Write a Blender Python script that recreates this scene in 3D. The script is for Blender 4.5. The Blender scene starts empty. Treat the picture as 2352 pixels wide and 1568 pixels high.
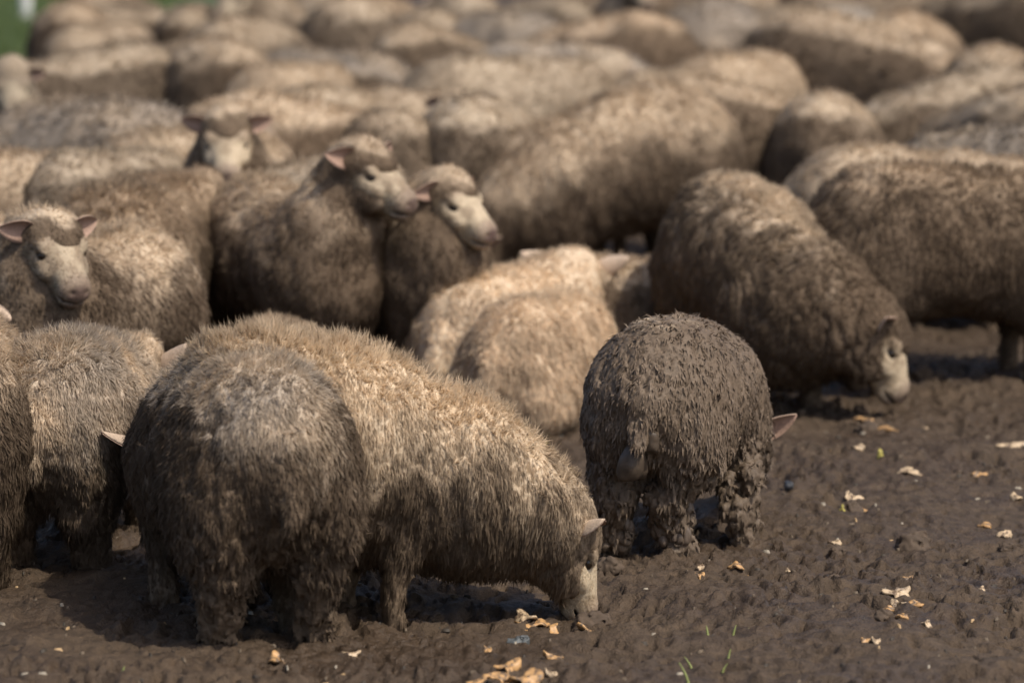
import bpy, math, random
import numpy as np
from mathutils import Vector, Matrix

# ------------------------------------------------------------------ camera, light, exposure
sc = bpy.context.scene
col = sc.collection
CAM_H, FPX, HORIZON = 2.0, 9250.0, -570.0          # metres, focal in 2352-wide picture units, horizon line
PITCH = math.atan((784 - HORIZON) / FPX)
cam_d = bpy.data.cameras.new("camera"); cam = bpy.data.objects.new("camera", cam_d); col.objects.link(cam)
cam.location = (0, 0, CAM_H); cam.rotation_euler = (math.pi / 2 - PITCH, 0, 0)
cam_d.sensor_width = 36.0; cam_d.lens = 36.0 * FPX / 2352.0
cam_d.clip_start = 0.1; cam_d.clip_end = 2000
cam_d.dof.use_dof = True; cam_d.dof.focus_distance = 9.8; cam_d.dof.aperture_fstop = 2.5
cam_d.dof.aperture_blades = 0
sc.camera = cam

SUN = Vector((0.45, -0.40, 0.83)).normalized()      # towards the sun
w = bpy.data.worlds.new("World"); sc.world = w; w.use_nodes = True
nt = w.node_tree; bg = nt.nodes["Background"]
sky = nt.nodes.new("ShaderNodeTexSky"); sky.sky_type = 'NISHITA'; sky.sun_disc = False; sky.dust_density = 3.0; sky.air_density = .8
sky.sun_elevation = math.asin(SUN.z); sky.sun_rotation = math.atan2(SUN.x, SUN.y)
nt.links.new(sky.outputs[0], bg.inputs[0]); bg.inputs[1].default_value = 0.145
sd = bpy.data.lights.new("sun", 'SUN'); so = bpy.data.objects.new("sun", sd); col.objects.link(so)
sd.energy = 3.0; sd.angle = math.radians(0.6); sd.color = (1.0, 0.93, 0.82)
so.rotation_euler = (-SUN).to_track_quat('-Z', 'Y').to_euler(); so.location = (0, 0, 30)
sc.view_settings.view_transform = 'Standard'; sc.view_settings.look = 'None'
sc.view_settings.exposure = 0.20; sc.view_settings.gamma = 1.0; sc.view_settings.use_curve_mapping = False
sc.cycles.use_denoising = True
sc.cycles.max_bounces = 5; sc.cycles.diffuse_bounces = 3; sc.cycles.glossy_bounces = 2

# ------------------------------------------------------------------ helpers
def gp(px, py):
    """a point of the 2352 x 1568 picture put on the ground"""
    dx, dy = (px - 1176) / FPX, (784 - py) / FPX
    c, s = math.cos(PITCH), math.sin(PITCH)
    v = (dx, c + dy * s, dy * c - s)
    t = CAM_H / -v[2]
    return v[0] * t, v[1] * t

def _h(ix, iy, iz, seed):
    n = (ix.astype(np.int64) * 73856093) ^ (iy.astype(np.int64) * 19349663) ^ (iz.astype(np.int64) * 83492791) ^ (seed * 2654435)
    n &= 0xffffffff
    n = ((n ^ (n >> 15)) * 0x2c1b3c6d) & 0xffffffff
    n = ((n ^ (n >> 12)) * 0x297a2d39) & 0xffffffff
    n ^= n >> 15
    return (n & 0xffffff) / float(0x7fffff) - 1.0

def noise(x, y, z, seed=0):
    xi, yi, zi = np.floor(x), np.floor(y), np.floor(z)
    fx, fy, fz = x - xi, y - yi, z - zi
    fx, fy, fz = [f * f * (3 - 2 * f) for f in (fx, fy, fz)]
    xi, yi, zi = xi.astype(np.int64), yi.astype(np.int64), zi.astype(np.int64)
    r = 0
    for a in (0, 1):
        wa = fx if a else 1 - fx
        for b in (0, 1):
            wb = fy if b else 1 - fy
            for c in (0, 1):
                wc = fz if c else 1 - fz
                r = r + wa * wb * wc * _h(xi + a, yi + b, zi + c, seed)
    return r

def nz(p, f, seed=0):
    return noise(p[..., 0] * f, p[..., 1] * f, p[..., 2] * f, seed)

def nzv(p, f, seed=0):
    return np.stack([nz(p, f, seed), nz(p, f, seed + 11), nz(p, f, seed + 23)], -1)

def worley(p, f, seed=0):
    """distance between the nearest two cell centres: zero along the cracks"""
    g = p * f; b = np.floor(g); f1 = np.full(len(g), 9.0); f2 = np.full(len(g), 9.0)
    for i in (-1, 0, 1):
        for j in (-1, 0, 1):
            for k in (-1, 0, 1):
                c = b + (i, j, k); ci = c.astype(np.int64)
                o = np.stack([_h(ci[:, 0], ci[:, 1], ci[:, 2], seed + t) for t in (1, 2, 3)], -1) * .42 + .5
                d = np.linalg.norm(c + o - g, axis=1)
                f2 = np.where(d < f1, f1, np.minimum(f2, d)); f1 = np.minimum(f1, d)
    return f2 - f1

def unit(v):
    return v / (np.linalg.norm(v, axis=-1, keepdims=True) + 1e-9)

def sstep(a, b, x):
    t = np.clip((x - a) / (b - a), 0, 1)
    return t * t * (3 - 2 * t)

def mixc(a, b, t):
    return a * (1 - t[..., None]) + b * t[..., None]

class Field:
    """signed distances on a grid, blended softly; turned into one closed surface"""
    def __init__(s, lo, hi, h):
        s.lo = np.array(lo, float); s.h = h
        s.n = np.ceil((np.array(hi) - s.lo) / h).astype(int) + 1
        s.ax = [s.lo[i] + h * np.arange(s.n[i]) for i in range(3)]
        s.d = np.full(s.n, 1.0)
    def sub(s, lo, hi):
        a = np.clip(np.floor((lo - s.lo) / s.h).astype(int), 0, s.n); b = np.clip(np.ceil((hi - s.lo) / s.h).astype(int) + 1, 0, s.n)
        sl = tuple(slice(a[i], b[i]) for i in range(3))
        P = np.stack(np.meshgrid(*[s.ax[i][sl[i]] for i in range(3)], indexing='ij'), -1)
        return sl, P
    def join(s, sl, d, k):
        o = s.d[sl]
        hh = np.clip(0.5 + 0.5 * (o - d) / k, 0, 1)
        s.d[sl] = o * (1 - hh) + d * hh - k * hh * (1 - hh)
    def cut(s, sl, d, k):
        o = s.d[sl]
        hh = np.clip(0.5 - 0.5 * (o + d) / k, 0, 1)
        s.d[sl] = o * (1 - hh) - d * hh + k * hh * (1 - hh)
    def ell(s, c, r, k=0.04, R=None, cut=False):
        c = np.array(c, float); r = np.array(r, float); pad = max(r) + k + 3 * s.h
        sl, P = s.sub(c - pad, c + pad)
        if P.size == 0: return
        q = P - c
        if R is not None: q = q @ R
        k0 = np.linalg.norm(q / r, axis=-1); k1 = np.linalg.norm(q / (r * r), axis=-1) + 1e-9
        d = k0 * (k0 - 1) / k1
        (s.cut if cut else s.join)(sl, d, k)
    def cone(s, a, b, ra, rb, k=0.03):
        a = np.array(a, float); b = np.array(b, float); pad = max(ra, rb) + k + 3 * s.h
        sl, P = s.sub(np.minimum(a, b) - pad, np.maximum(a, b) + pad)
        if P.size == 0: return
        ba = b - a; t = np.clip(((P - a) @ ba) / (ba @ ba), 0, 1)
        d = np.linalg.norm(P - a - t[..., None] * ba, axis=-1) - (ra + (rb - ra) * t)
        s.join(sl, d, k)
    def mesh(s):
        d = s.d; sg = d < 0
        c = [sg[i:i + d.shape[0] - 1, j:j + d.shape[1] - 1, k:k + d.shape[2] - 1] for i in (0, 1) for j in (0, 1) for k in (0, 1)]
        alls = np.stack(c); act = alls.any(0) & ~alls.all(0)
        idx = np.argwhere(act)
        vid = np.full(act.shape, -1, np.int64); vid[act] = np.arange(len(idx))
        acc = np.zeros((len(idx), 3)); cnt = np.zeros(len(idx))
        offs = [(i, j, k) for i in (0, 1) for j in (0, 1) for k in (0, 1)]
        for a in offs:
            for ax in range(3):
                if a[ax]: continue
                b = list(a); b[ax] = 1
                da = d[idx[:, 0] + a[0], idx[:, 1] + a[1], idx[:, 2] + a[2]]
                db = d[idx[:, 0] + b[0], idx[:, 1] + b[1], idx[:, 2] + b[2]]
                m = (da < 0) != (db < 0)
                t = np.where(m, da / np.where(m, da - db, 1), 0)
                p = np.array(a, float)[None] + 0 * idx
                p[:, ax] += t
                acc[m] += p[m]; cnt[m] += 1
        V = s.lo + (idx + acc / cnt[:, None]) * s.h
        F = []
        for ax in range(3):
            u, v = (ax + 1) % 3, (ax + 2) % 3
            lo = [slice(1, -1)] * 3; lo[ax] = slice(0, -1)
            hi = list(lo); hi[ax] = slice(1, None)
            A, B = sg[tuple(lo)], sg[tuple(hi)]
            e = np.argwhere(A != B)
            base = e.copy(); base[:, u] += 1; base[:, v] += 1
            inside = A[e[:, 0], e[:, 1], e[:, 2]]
            def g(du, dv):
                q = base.copy(); q[:, u] -= du; q[:, v] -= dv
                return vid[q[:, 0], q[:, 1], q[:, 2]]
            qd = np.stack([g(0, 0), g(1, 0), g(1, 1), g(0, 1)], 1)
            qd[~inside] = qd[~inside][:, ::-1]
            F.append(qd)
        return V, np.concatenate(F)

def vnormals(V, F):
    n = np.cross(V[F[:, 2]] - V[F[:, 0]], V[F[:, 3]] - V[F[:, 1]])
    o = np.zeros_like(V)
    for i in range(4): 
        for k in range(3):
            o[:, k] += np.bincount(F[:, i], n[:, k], len(V))
    return unit(o)

def mesh_np(name, V, loops, sizes, mats, colr=None, smooth=True, matidx=None):
    me = bpy.data.meshes.new(name)
    me.vertices.add(len(V)); me.vertices.foreach_set("co", np.ascontiguousarray(V, np.float32).ravel())
    me.loops.add(len(loops)); me.loops.foreach_set("vertex_index", np.ascontiguousarray(loops, np.int32))
    sizes = np.asarray(sizes, np.int32)
    me.polygons.add(len(sizes))
    me.polygons.foreach_set("loop_start", np.concatenate([[0], np.cumsum(sizes)[:-1]]).astype(np.int32))
    me.polygons.foreach_set("loop_total", sizes)
    me.polygons.foreach_set("use_smooth", np.full(len(sizes), smooth, bool))
    if matidx is not None: me.polygons.foreach_set("material_index", np.asarray(matidx, np.int32))
    if colr is not None:
        at = me.color_attributes.new("tint", 'FLOAT_COLOR', 'POINT')
        c4 = np.ones((len(V), 4), np.float32); c4[:, :3] = colr
        at.data.foreach_set("color", c4.ravel())
    me.update(calc_edges=True)
    for m in (mats if isinstance(mats, (list, tuple)) else [mats]): me.materials.append(m)
    return me

def link(name, me, parent=None):
    o = bpy.data.objects.new(name, me); col.objects.link(o); o.parent = parent
    return o

def tag(o, label=None, cat=None, group=None, kind=None):
    if label: o["label"] = label
    if cat: o["category"] = cat
    if group: o["group"] = group
    if kind: o["kind"] = kind
    return o

# ------------------------------------------------------------------ materials
def mat(name):
    m = bpy.data.materials.new(name); m.use_nodes = True
    n = m.node_tree.nodes; l = m.node_tree.links
    return m, n, l, n["Principled BSDF"]

def coat_mat(name, rough, bump, scale, sheen=0.0, spec=0.25, mud_gloss=False):
    m, n, l, b = mat(name)
    at = n.new("ShaderNodeAttribute"); at.attribute_name = "tint"
    oi = n.new("ShaderNodeObjectInfo")
    mx = n.new("ShaderNodeMix"); mx.data_type = 'RGBA'; mx.blend_type = 'MULTIPLY'; mx.inputs[0].default_value = 1
    l.new(at.outputs["Color"], mx.inputs[6]); l.new(oi.outputs["Color"], mx.inputs[7])
    tc = n.new("ShaderNodeTexCoord"); ns = n.new("ShaderNodeTexNoise"); ns.inputs["Scale"].default_value = scale; ns.inputs["Detail"].default_value = 4
    l.new(tc.outputs["Object"], ns.inputs["Vector"])
    rp = n.new("ShaderNodeMapRange"); rp.inputs[1].default_value = .3; rp.inputs[2].default_value = .7; rp.inputs[3].default_value = .78; rp.inputs[4].default_value = 1.22
    l.new(ns.outputs["Fac"], rp.inputs[0])
    m2 = n.new("ShaderNodeMix"); m2.data_type = 'RGBA'; m2.blend_type = 'MULTIPLY'; m2.inputs[0].default_value = 1
    l.new(mx.outputs[2], m2.inputs[6]); l.new(rp.outputs[0], m2.inputs[7])
    l.new(m2.outputs[2], b.inputs["Base Color"])
    b.inputs["Roughness"].default_value = rough; b.inputs["Specular IOR Level"].default_value = spec
    if sheen: b.inputs["Sheen Weight"].default_value = sheen; b.inputs["Sheen Roughness"].default_value = .5
    if bump:
        bp = n.new("ShaderNodeBump"); bp.inputs["Distance"].default_value = bump; bp.inputs["Strength"].default_value = 0.8
        l.new(ns.outputs["Fac"], bp.inputs["Height"]); l.new(bp.outputs[0], b.inputs["Normal"])
    return m

M_WOOL = coat_mat("wool_locks", .85, 0, 60, spec=.12)
def soften(m, f):
    n, l = m.node_tree.nodes, m.node_tree.links; b = n["Principled BSDF"]; out = n["Material Output"]
    t = n.new("ShaderNodeBsdfTranslucent"); mx = n.new("ShaderNodeMixShader"); mx.inputs[0].default_value = f
    src = b.inputs["Base Color"].links[0].from_socket
    l.new(src, t.inputs[0]); l.new(b.outputs[0], mx.inputs[1]); l.new(t.outputs[0], mx.inputs[2]); l.new(mx.outputs[0], out.inputs[0])
soften(M_WOOL, .5)
M_BODY = coat_mat("wool_base", .9, .006, 90, spec=.1)
M_SKIN = coat_mat("face_skin", .65, .0015, 160, spec=.3)
M_CAKED = coat_mat("caked_mud_wool", .62, .002, 120, spec=.28)
M_EYE, _n, _l, _b = mat("eye"); _b.inputs["Base Color"].default_value = (.02, .013, .008, 1); _b.inputs["Roughness"].default_value = .12

CREAM = np.array([.60, .475, .34]); TAN = np.array([.34, .25, .168]); GREY = np.array([.34, .30, .26])
MUD = np.array([.145, .105, .071]); DMUD = np.array([.088, .063, .044])
HS = 1.12        # size of the head

def rotm(yaw, pitch, roll=0):
    """head frame: x along the muzzle, z up; yaw left positive, pitch nose-down positive"""
    y, p, r = map(math.radians, (yaw, pitch, roll))
    return np.array(Matrix.Rotation(y, 3, 'Z') @ Matrix.Rotation(p, 3, 'Y') @ Matrix.Rotation(r, 3, 'X'))

POSES = {   # head centre (poll), yaw, pitch ; neck goes from the shoulder to it
    'graze': dict(head=(.66, 0, .27), yaw=0, pitch=62),
    'mid':   dict(head=(.62, 0, .56), yaw=0, pitch=35),
    'up':    dict(head=(.52, 0, .80), yaw=0, pitch=18),
    'lie':   dict(head=(.50, 0, .50), yaw=0, pitch=20, lying=True),
}
LOD = {  # body voxel, head voxel, locks, lock width, lock length
    'near': (.0080, .0042, 78000, .0034, .021),
    'mid':  (.0110, .0055, 26000, .0058, .022),
    'far':  (.0160, .0085, 9000, .0095, .020),
}

def tone_colour(p, nrm, rnd, T, seed):
    """wool colour: pale where clean along the back, browner with dried mud down the sides"""
    zz = p[:, 2] / T['top']
    m = T['dirt'] + T.get('grad', 1.5) * (.74 - zz) + .32 * nz(p, 4.5, seed) + (.20 * nz(p, 13, seed + 3) + .14 * nz(p, 42, seed + 5) + rnd * .16) * T.get('speck', 1)
    m = m - T.get('topclean', .62) * sstep(.50, .92, nrm[:, 2]) * sstep(.5, .85, zz)
    if 'H' in T:
        hd_ = 1 - sstep(.10, .20, np.linalg.norm(p - T['H'], axis=1)); m = m + T.get('headmud', .30) * hd_
    if 'fn' in T: m = m + T['fn'](p, nrm)
    t1 = sstep(0.0, .50, m); t2 = sstep(.85, 1.5, m)
    warm = np.clip(.5 + .6 * nz(p, 3.0, seed + 8), 0, 1)
    clean = mixc(np.broadcast_to(CREAM, p.shape), np.broadcast_to(TAN if not T.get('grey') else GREY, p.shape), np.clip(T.get('tan', .3) + .5 * nz(p, 8, seed + 9), 0, 1))
    mudc = mixc(np.broadcast_to(MUD * np.array([1, .97, .95]), p.shape), np.broadcast_to(MUD * np.array([1.18, 1.2, 1.22]), p.shape), warm)
    c = mixc(clean, mudc, t1); c = mixc(c, np.broadcast_to(DMUD, p.shape), t2 * .7)
    return c * (1 + .10 * rnd[:, None])

def build_ear(side, head, R, e):
    """a cupped leaf-shaped ear with thickness"""
    base = np.array([-.010, side * .060, .030])
    out = unit(np.array([e.get('fwd', -.25), side * 1.0, e.get('up', .0)]))
    face = unit(np.array([.75, 0, e.get('open', .0)])); face = unit(face - out * (face @ out))
    wd = np.cross(out, face)
    L, W = e.get('len', .085), e.get('wid', .031)
    nu, nv = 9, 7; P = []; C = []
    for layer in (0, 1):
        for i in range(nu):
            u = i / (nu - 1); ww = W * (math.sin(math.pi * min(1, (.16 + .84 * u)) ** .8) ** .75 if u < 1 else 0.03) + .002
            for j in range(nv):
                v = j / (nv - 1) * 2 - 1
                cup = (v * v) * .55 * ww
                dr = -e.get('droop', .25) * L * u * u
                p = base + out * (L * u) + wd * (v * ww) + face * (cup - (.0035 if layer == 0 else -.0005)) + np.array([0, 0, dr])
                P.append(p)
                C.append([.46, .35, .255] if layer == 0 else [.36, .235, .175])
    F = []
    N = nu * nv
    for i in range(nu - 1):
        for j in range(nv - 1):
            a = i * nv + j; q = [a, a + 1, a + nv + 1, a + nv]
            F.append(q); F.append([x + N for x in q[::-1]])
    for i in range(nu - 1):
        for j in (0, nv - 1):
            a = i * nv + j; F.append([a, a + nv, a + nv + N, a + N])
    a0 = (nu - 1) * nv
    for j in range(nv - 1): F.append([a0 + j, a0 + j + 1, a0 + j + 1 + N, a0 + j + N])
    V = np.array(P) * 1.0
    V = (V * HS) @ R.T + head
    F = np.array(F)
    return mesh_np("ear", V, F.ravel(), np.full(len(F), 4), M_SKIN, np.array(C))

EYE_MESH = None
def eye_mesh():
    global EYE_MESH
    if EYE_MESH is None:
        import bmesh
        bm = bmesh.new(); bmesh.ops.create_uvsphere(bm, u_segments=14, v_segments=10, radius=.0170)
        EYE_MESH = bpy.data.meshes.new("eye"); bm.to_mesh(EYE_MESH); bm.free()
        for p in EYE_MESH.polygons: p.use_smooth = True
        EYE_MESH.materials.append(M_EYE)
    return EYE_MESH

def build_sheep_meshes(pose, lod, seed, T, head=None, yaw=None, pitch=None, roll=0, ears=None, legs=None, fat=1.0, caked=False, legwool=1.0, extra=None, lockscale=1.0, lift=1.0, haunch=0.0, clod=0.0, neckw=1.0, facewool=0.0, rise=0.0, voxel=None, drop=.06, tail=1, rope=0.0):
    ps = POSES[pose]
    H = np.array(head if head is not None else ps['head'], float); yaw = ps['yaw'] if yaw is None else yaw; pitch = ps['pitch'] if pitch is None else pitch
    R = rotm(yaw, pitch, roll); lying = ps.get('lying', False)
    hb, hh, NL, LW, LL = LOD[lod]
    rng = np.random.RandomState(seed); T = {**T, 'H': H, 'speck': {'near': 1, 'mid': .7, 'far': .4}[lod]}
    zo = -.20 if lying else rise
    if voxel: hb = voxel
    lo = np.minimum([-.62, -.36, -.06], H - .22); hi = np.maximum([.55, .36, .78], H + .24)
    f = Field(lo, hi, hb)
    W = fat
    hk_ = haunch
    f.ell((-.22, 0, .445 + zo), (.26, .215 * W, .240), .06)
    f.ell((-.02, 0, .425 + zo), (.36, .235 * W, .240), .08)
    dr = drop if pose == 'graze' else .0
    f.ell((.22, 0, .430 + zo - dr), (.22, .200 * W, .225), .08)
    f.ell((.33, 0, .405 + zo - dr * 1.2), (.15, .165 * W, .19), .08)
    for s in (-1, 1):
        f.ell((-.26, s * (.115 + .02 * hk_) * W, .36 + zo), (.165, .105 * W, .195), .05 - .03 * hk_)
        f.ell((.25, s * .105 * W, .35 + zo), (.13, .09 * W, .18), .05)
    if tail: f.cone((-.45, 0, .47 + zo), (-.50, 0, .35 + zo), .05, .028, .05)
    lg = dict(hl=(-.26, .11), hr=(-.26, -.11), fl=(.27, .095), fr=(.27, -.095))
    if legs: lg.update(legs)
    if lying:
        for s in (-1, 1):
            f.ell((-.22, s * .17, .12), (.20, .10, .12), .05)
            f.ell((.25, s * .13, .10), (.16, .08, .10), .05)
            f.cone((.30, s * .13, .07), (.46, s * .10, .035), .05, .03, .04)
    else:
        for k, (fx, fy) in lg.items():
            s = 1 if k[1] == 'l' else -1
            if k[0] == 'h':
                hk = (fx - .055, fy * .97, .20); q = legwool
                f.cone((-.25, s * .12 * W, .33 + rise), hk, .085, .046 * q, .04)
                f.cone(hk, (fx, fy, .05), .046 * q, .034 * q, .03); f.ell((fx + .012, fy, .012), (.042, .03, .035), .02)
            else:
                kn = (fx * .6 + .27 * .4 + .01, fy, .19); q = .5 + .5 * legwool
                f.cone((.26, s * .10 * W, .33 + rise), kn, .068, .038 * q, .04)
                f.cone(kn, (fx, fy, .05), .038 * q, .030 * q, .03); f.ell((fx + .012, fy, .012), (.038, .028, .035), .02)
    # neck: from the shoulder to the back of the head
    nb = H + R @ np.array([-.055, 0, -.050]) * HS; sh = np.array([.25, 0, .45 + zo - dr]); md = sh * .5 + nb * .5 + np.array([.02, 0, -.005])
    f.cone(sh, md, .185 * W, .150 * W * neckw, .08); f.cone(md, nb, .150 * W * neckw, .100 * neckw, .06)
    RR_ = R
    fw = facewool
    f.ell(H + R @ np.array([-.014, 0, .008]) * HS, np.array((.080 + fw * .3, .078 + fw * .2, .078)) * HS, .03, R)      # woolly poll
    f.ell(H + R @ np.array([.028 + fw * .5, 0, .026]) * HS, np.array((.058, .055, .036)) * HS, .04, R)
    for s in (-1, 1): f.ell(H + R @ np.array([.018 + fw * .8, s * .043, -.060]) * HS, np.array((.072 + fw * .5, .040, .056)) * HS, .03, R)   # woolly cheeks
    if extra: extra(f)
    # uneven fleece
    P = np.stack(np.meshgrid(*f.ax, indexing='ij'), -1)
    near = np.abs(f.d) < .05
    q = P[near]
    dd = .010 * nz(q, 6, seed) + .007 * nz(q, 15, seed + 1)
    if lod != 'far': dd += .0045 * nz(q * np.array([1, 1, .45]), 42, seed + 2)
    if lod == 'near':
        wp = q + .02 * nzv(q, 9, seed + 70)
        st = np.abs(nz(wp * np.array([1, 1, .22]), 62, seed + 6))
        dd += ((.011 if caked else .0045) + rope * .007 * sstep(.52, .34, q[:, 2])) * sstep(0, .30, st) - .003 - rope * .003
    if clod:
        lowm = sstep(.40, .24, q[:, 2]) * (q[:, 0] < .1 if not caked else 1)
        cellv = worley(q * np.array([1, 1, .8]) + .012 * nzv(q, 25, seed + 5), 24, seed)
        dd += lowm * clod * (.013 * sstep(0, .30, cellv) - .004)
    f.d[near] -= dd
    Vb, Fb = f.mesh(); Nb = vnormals(Vb, Fb)
    # the bare head
    g = Field((-.13, -.11, -.15), (.27, .11, .12), hh)
    g.ell((.01, 0, -.01), (.085, .066, .070), .02)
    g.cone((.05, 0, -.005), (.185, 0, -.040), .058, .034, .03)
    g.cone((.02, 0, -.055), (.165, 0, -.073), .052, .027, .03)
    g.ell((.198, 0, -.052), (.040, .036, .036), .02); g.ell((.185, 0, -.084), (.038, .026, .018), .012)
    for s in (-1, 1):
        g.ell((.060, s * .045, .024), (.030, .018, .014), .015)
        g.ell((.085, s * .046, -.035), (.05, .016, .022), .02)
        g.ell((.080, s * .060, .002), (.018, .008, .010), .010, cut=True)
        g.ell((.234, s * .017, -.044), (.012, .007, .006), .005, cut=True)
        g.ell((.215, s * .028, -.074), (.045, .022, .0038), .004, cut=True)
        g.ell((.077, s * .049, .015), (.020, .011, .007), .006)
        g.ell((.078, s * .050, -.013), (.019, .010, .006), .006)
    Vh, Fh = g.mesh()
    x, y, z = Vh.T.copy()
    Vh[:, 0] = np.where(x > .05, .05 + (x - .05) * .80, x); Vh[:, 1] *= 1.16
    c = np.broadcast_to(np.array([.50, .40, .275]), Vh.shape).copy()
    c = mixc(c, np.broadcast_to([.33, .25, .165], Vh.shape), sstep(-.1, .6, nz(Vh, 26, seed) + .5 * nz(Vh, 70, seed + 1)))
    c = mixc(c, np.broadcast_to(TAN * .72, Vh.shape), sstep(.105, .055, x) * sstep(-.012, .030, z) * .85)
    c = mixc(c, np.broadcast_to([.22, .155, .115], Vh.shape), sstep(.17, .215, x) * .75)
    c = mixc(c, np.broadcast_to([.10, .062, .052], Vh.shape), sstep(.218, .232, x) * sstep(-.07, -.055, z))
    ed = np.sqrt(((x - .078) / .018) ** 2 + ((z - .001) / .0085) ** 2)
    c = mixc(c, np.broadcast_to([.055, .038, .032], Vh.shape), (1 - sstep(.75, 1.15, ed)) * (np.abs(y) > .03))
    ml = np.exp(-((z + .074) / .0045) ** 2) * sstep(.165, .185, x)
    c = mixc(c, np.broadcast_to([.05, .035, .03], Vh.shape), ml)
    c = mixc(c, np.broadcast_to(MUD, Vh.shape), np.clip(T.get('facemud', .1) + .5 * sstep(.0, .5, nz(Vh, 12, seed + 4)) * T.get('facemud', .1) * 2, 0, 1))
    Vhw = (Vh * HS) @ R.T + H
    # colour of the fleece base
    rnd = rng.uniform(-1, 1, len(Vb))
    cb = tone_colour(Vb, Nb, rnd * .3, T, seed) * .85
    if not lying:
        lm = sstep(.30, .10, Vb[:, 2]) * (1 - (np.linalg.norm(Vb - H, axis=1) < .2))
        cb = mixc(cb, np.broadcast_to(MUD * .85, cb.shape), lm)
    V = np.concatenate([Vb, Vhw]); F = np.concatenate([Fb, Fh + len(Vb)])
    body = mesh_np("sheep_body", V, F.ravel(), np.full(len(F), 4), [M_CAKED if caked else M_BODY, M_SKIN], np.concatenate([cb, c]), matidx=np.concatenate([np.zeros(len(Fb)), np.ones(len(Fh))]))
    # ---- the locks of the fleece
    A = np.linalg.norm(np.cross(Vb[Fb[:, 2]] - Vb[Fb[:, 0]], Vb[Fb[:, 3]] - Vb[Fb[:, 1]]), axis=1)
    cen = Vb[Fb].mean(1)
    dens = np.ones(len(Fb))
    if not lying: dens *= np.where(np.linalg.norm(cen - H, axis=1) < .2, 1, .25 + .75 * sstep(.06, .24, cen[:, 2]))
    hl = (cen - H) @ R / HS                                   # in the head's frame: no wool over the bare face
    dens *= 1 - ((hl[:, 0] > .072 + facewool) & (hl[:, 0] < .26) & (hl[:, 2] > -.095) & (hl[:, 2] < .12) & (np.abs(hl[:, 1]) < .085))
    dens *= np.where((hl[:, 0] > .02) & (np.abs(hl[:, 1]) > .03) & (hl[:, 2] > -.025) & (hl[:, 2] < .025) & (hl[:, 0] < .15), .15, 1)
    dens *= cen[:, 2] > -.005
    if rope:
        wc = cen + .02 * nzv(cen, 9, seed + 70); stc = np.abs(nz(wc * np.array([1, 1, .22]), 62, seed + 6))
        dens *= 1 - rope * .85 * sstep(.20, .06, stc) * sstep(.55, .36, cen[:, 2])
    if clod: dens *= 1 - .75 * clod * sstep(.34, .22, cen[:, 2]) * ((cen[:, 0] < .1) | caked)
    pr = A * dens; pr /= pr.sum()
    N = int(NL * (.8 if lying else 1) * (.26 if caked else 1))
    fi = rng.choice(len(Fb), N, p=pr)
    a, b = rng.rand(N), rng.rand(N)
    Q = Fb[fi]; ww = np.stack([(1 - a) * (1 - b), a * (1 - b), a * b, (1 - a) * b], 1)[..., None]
    p = (Vb[Q] * ww).sum(1); n = unit((Nb[Q] * ww).sum(1))
    hd = np.linalg.norm(p - H, axis=1); onhead = 1 - sstep(.10, .17, hd)
    up = n[:, 2]
    down = np.array([0, 0, -1.0]); td = down - n * (n @ down)[:, None]
    topness = sstep(.55, .95, up)
    low = sstep(.45, .15, p[:, 2])
    clump = nzv(p, 38 if lod == 'near' else 26, seed + 31); clump2 = nzv(p, 9, seed + 41)
    if caked:
        d0 = n * .10 + unit(td) * (1.0 - .5 * topness)[:, None] + clump * .22 + clump2 * .15 + rng.normal(0, .08, (N, 3)) + np.array([-.25, 0, 0])
    else:
        d0 = n * (.26 + .30 * topness * lift - .10 * low)[:, None] + unit(td) * (.90 - .60 * topness)[:, None] + clump * (.26 + .35 * topness)[:, None] + clump2 * .22 + rng.normal(0, .12, (N, 3)) + np.array([-.18, 0, 0])
    d0 = unit(d0)
    L = LL * lockscale * (.65 + .7 * rng.rand(N)) * (1 + .60 * topness ** 2 * (lift - .4)) * (1 - .38 * onhead) * (1 + .25 * low * (1 - onhead)) * (1 + .35 * nz(p, 22, seed + 50))
    Wd = LW * (.7 + .6 * rng.rand(N)) * (1 - .45 * onhead)
    if caked: L = L * 1.0; Wd = Wd * (1.7 + .5 * low)
    Wd = Wd * (1 + .3 * low) * (1 - .25 * topness)
    d1 = unit(d0 + np.array([0, 0, -.35]) * (1 - .9 * topness)[:, None] + (.45 * nzv(p, 60, seed + 61)) + rng.normal(0, .20, (N, 3)) * (.5 + 1.3 * topness[:, None]))
    p0 = p - n * .005; p1 = p + d0 * (L * .5)[:, None]; p2 = p1 + d1 * (L * .5)[:, None]
    sd_ = unit(np.cross(d0, n + rng.normal(0, .25, (N, 3)))); rg = unit(np.cross(sd_, d0)); rg *= np.sign((rg * n).sum(1))[:, None]
    w0 = (Wd * .5)[:, None]
    VV = np.stack([p0 - sd_ * w0, p0 + sd_ * w0, p1 - sd_ * w0 * .85, p1 + sd_ * w0 * .85, p2], 1).reshape(-1, 3)
    pat = np.array([0, 1, 3, 2, 2, 3, 4])
    lp = (pat[None] + 5 * np.arange(N)[:, None]).ravel(); sz = np.tile([4, 3], N)
    cl = tone_colour(p, n, rng.uniform(-1, 1, N), T, seed)
    if not lying:
        lm = sstep(.28, .12, p[:, 2]) * (hd > .2)
        cl = mixc(cl, np.broadcast_to(MUD * .95, cl.shape), lm)
    cl = np.repeat(cl, 5, 0)
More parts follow.
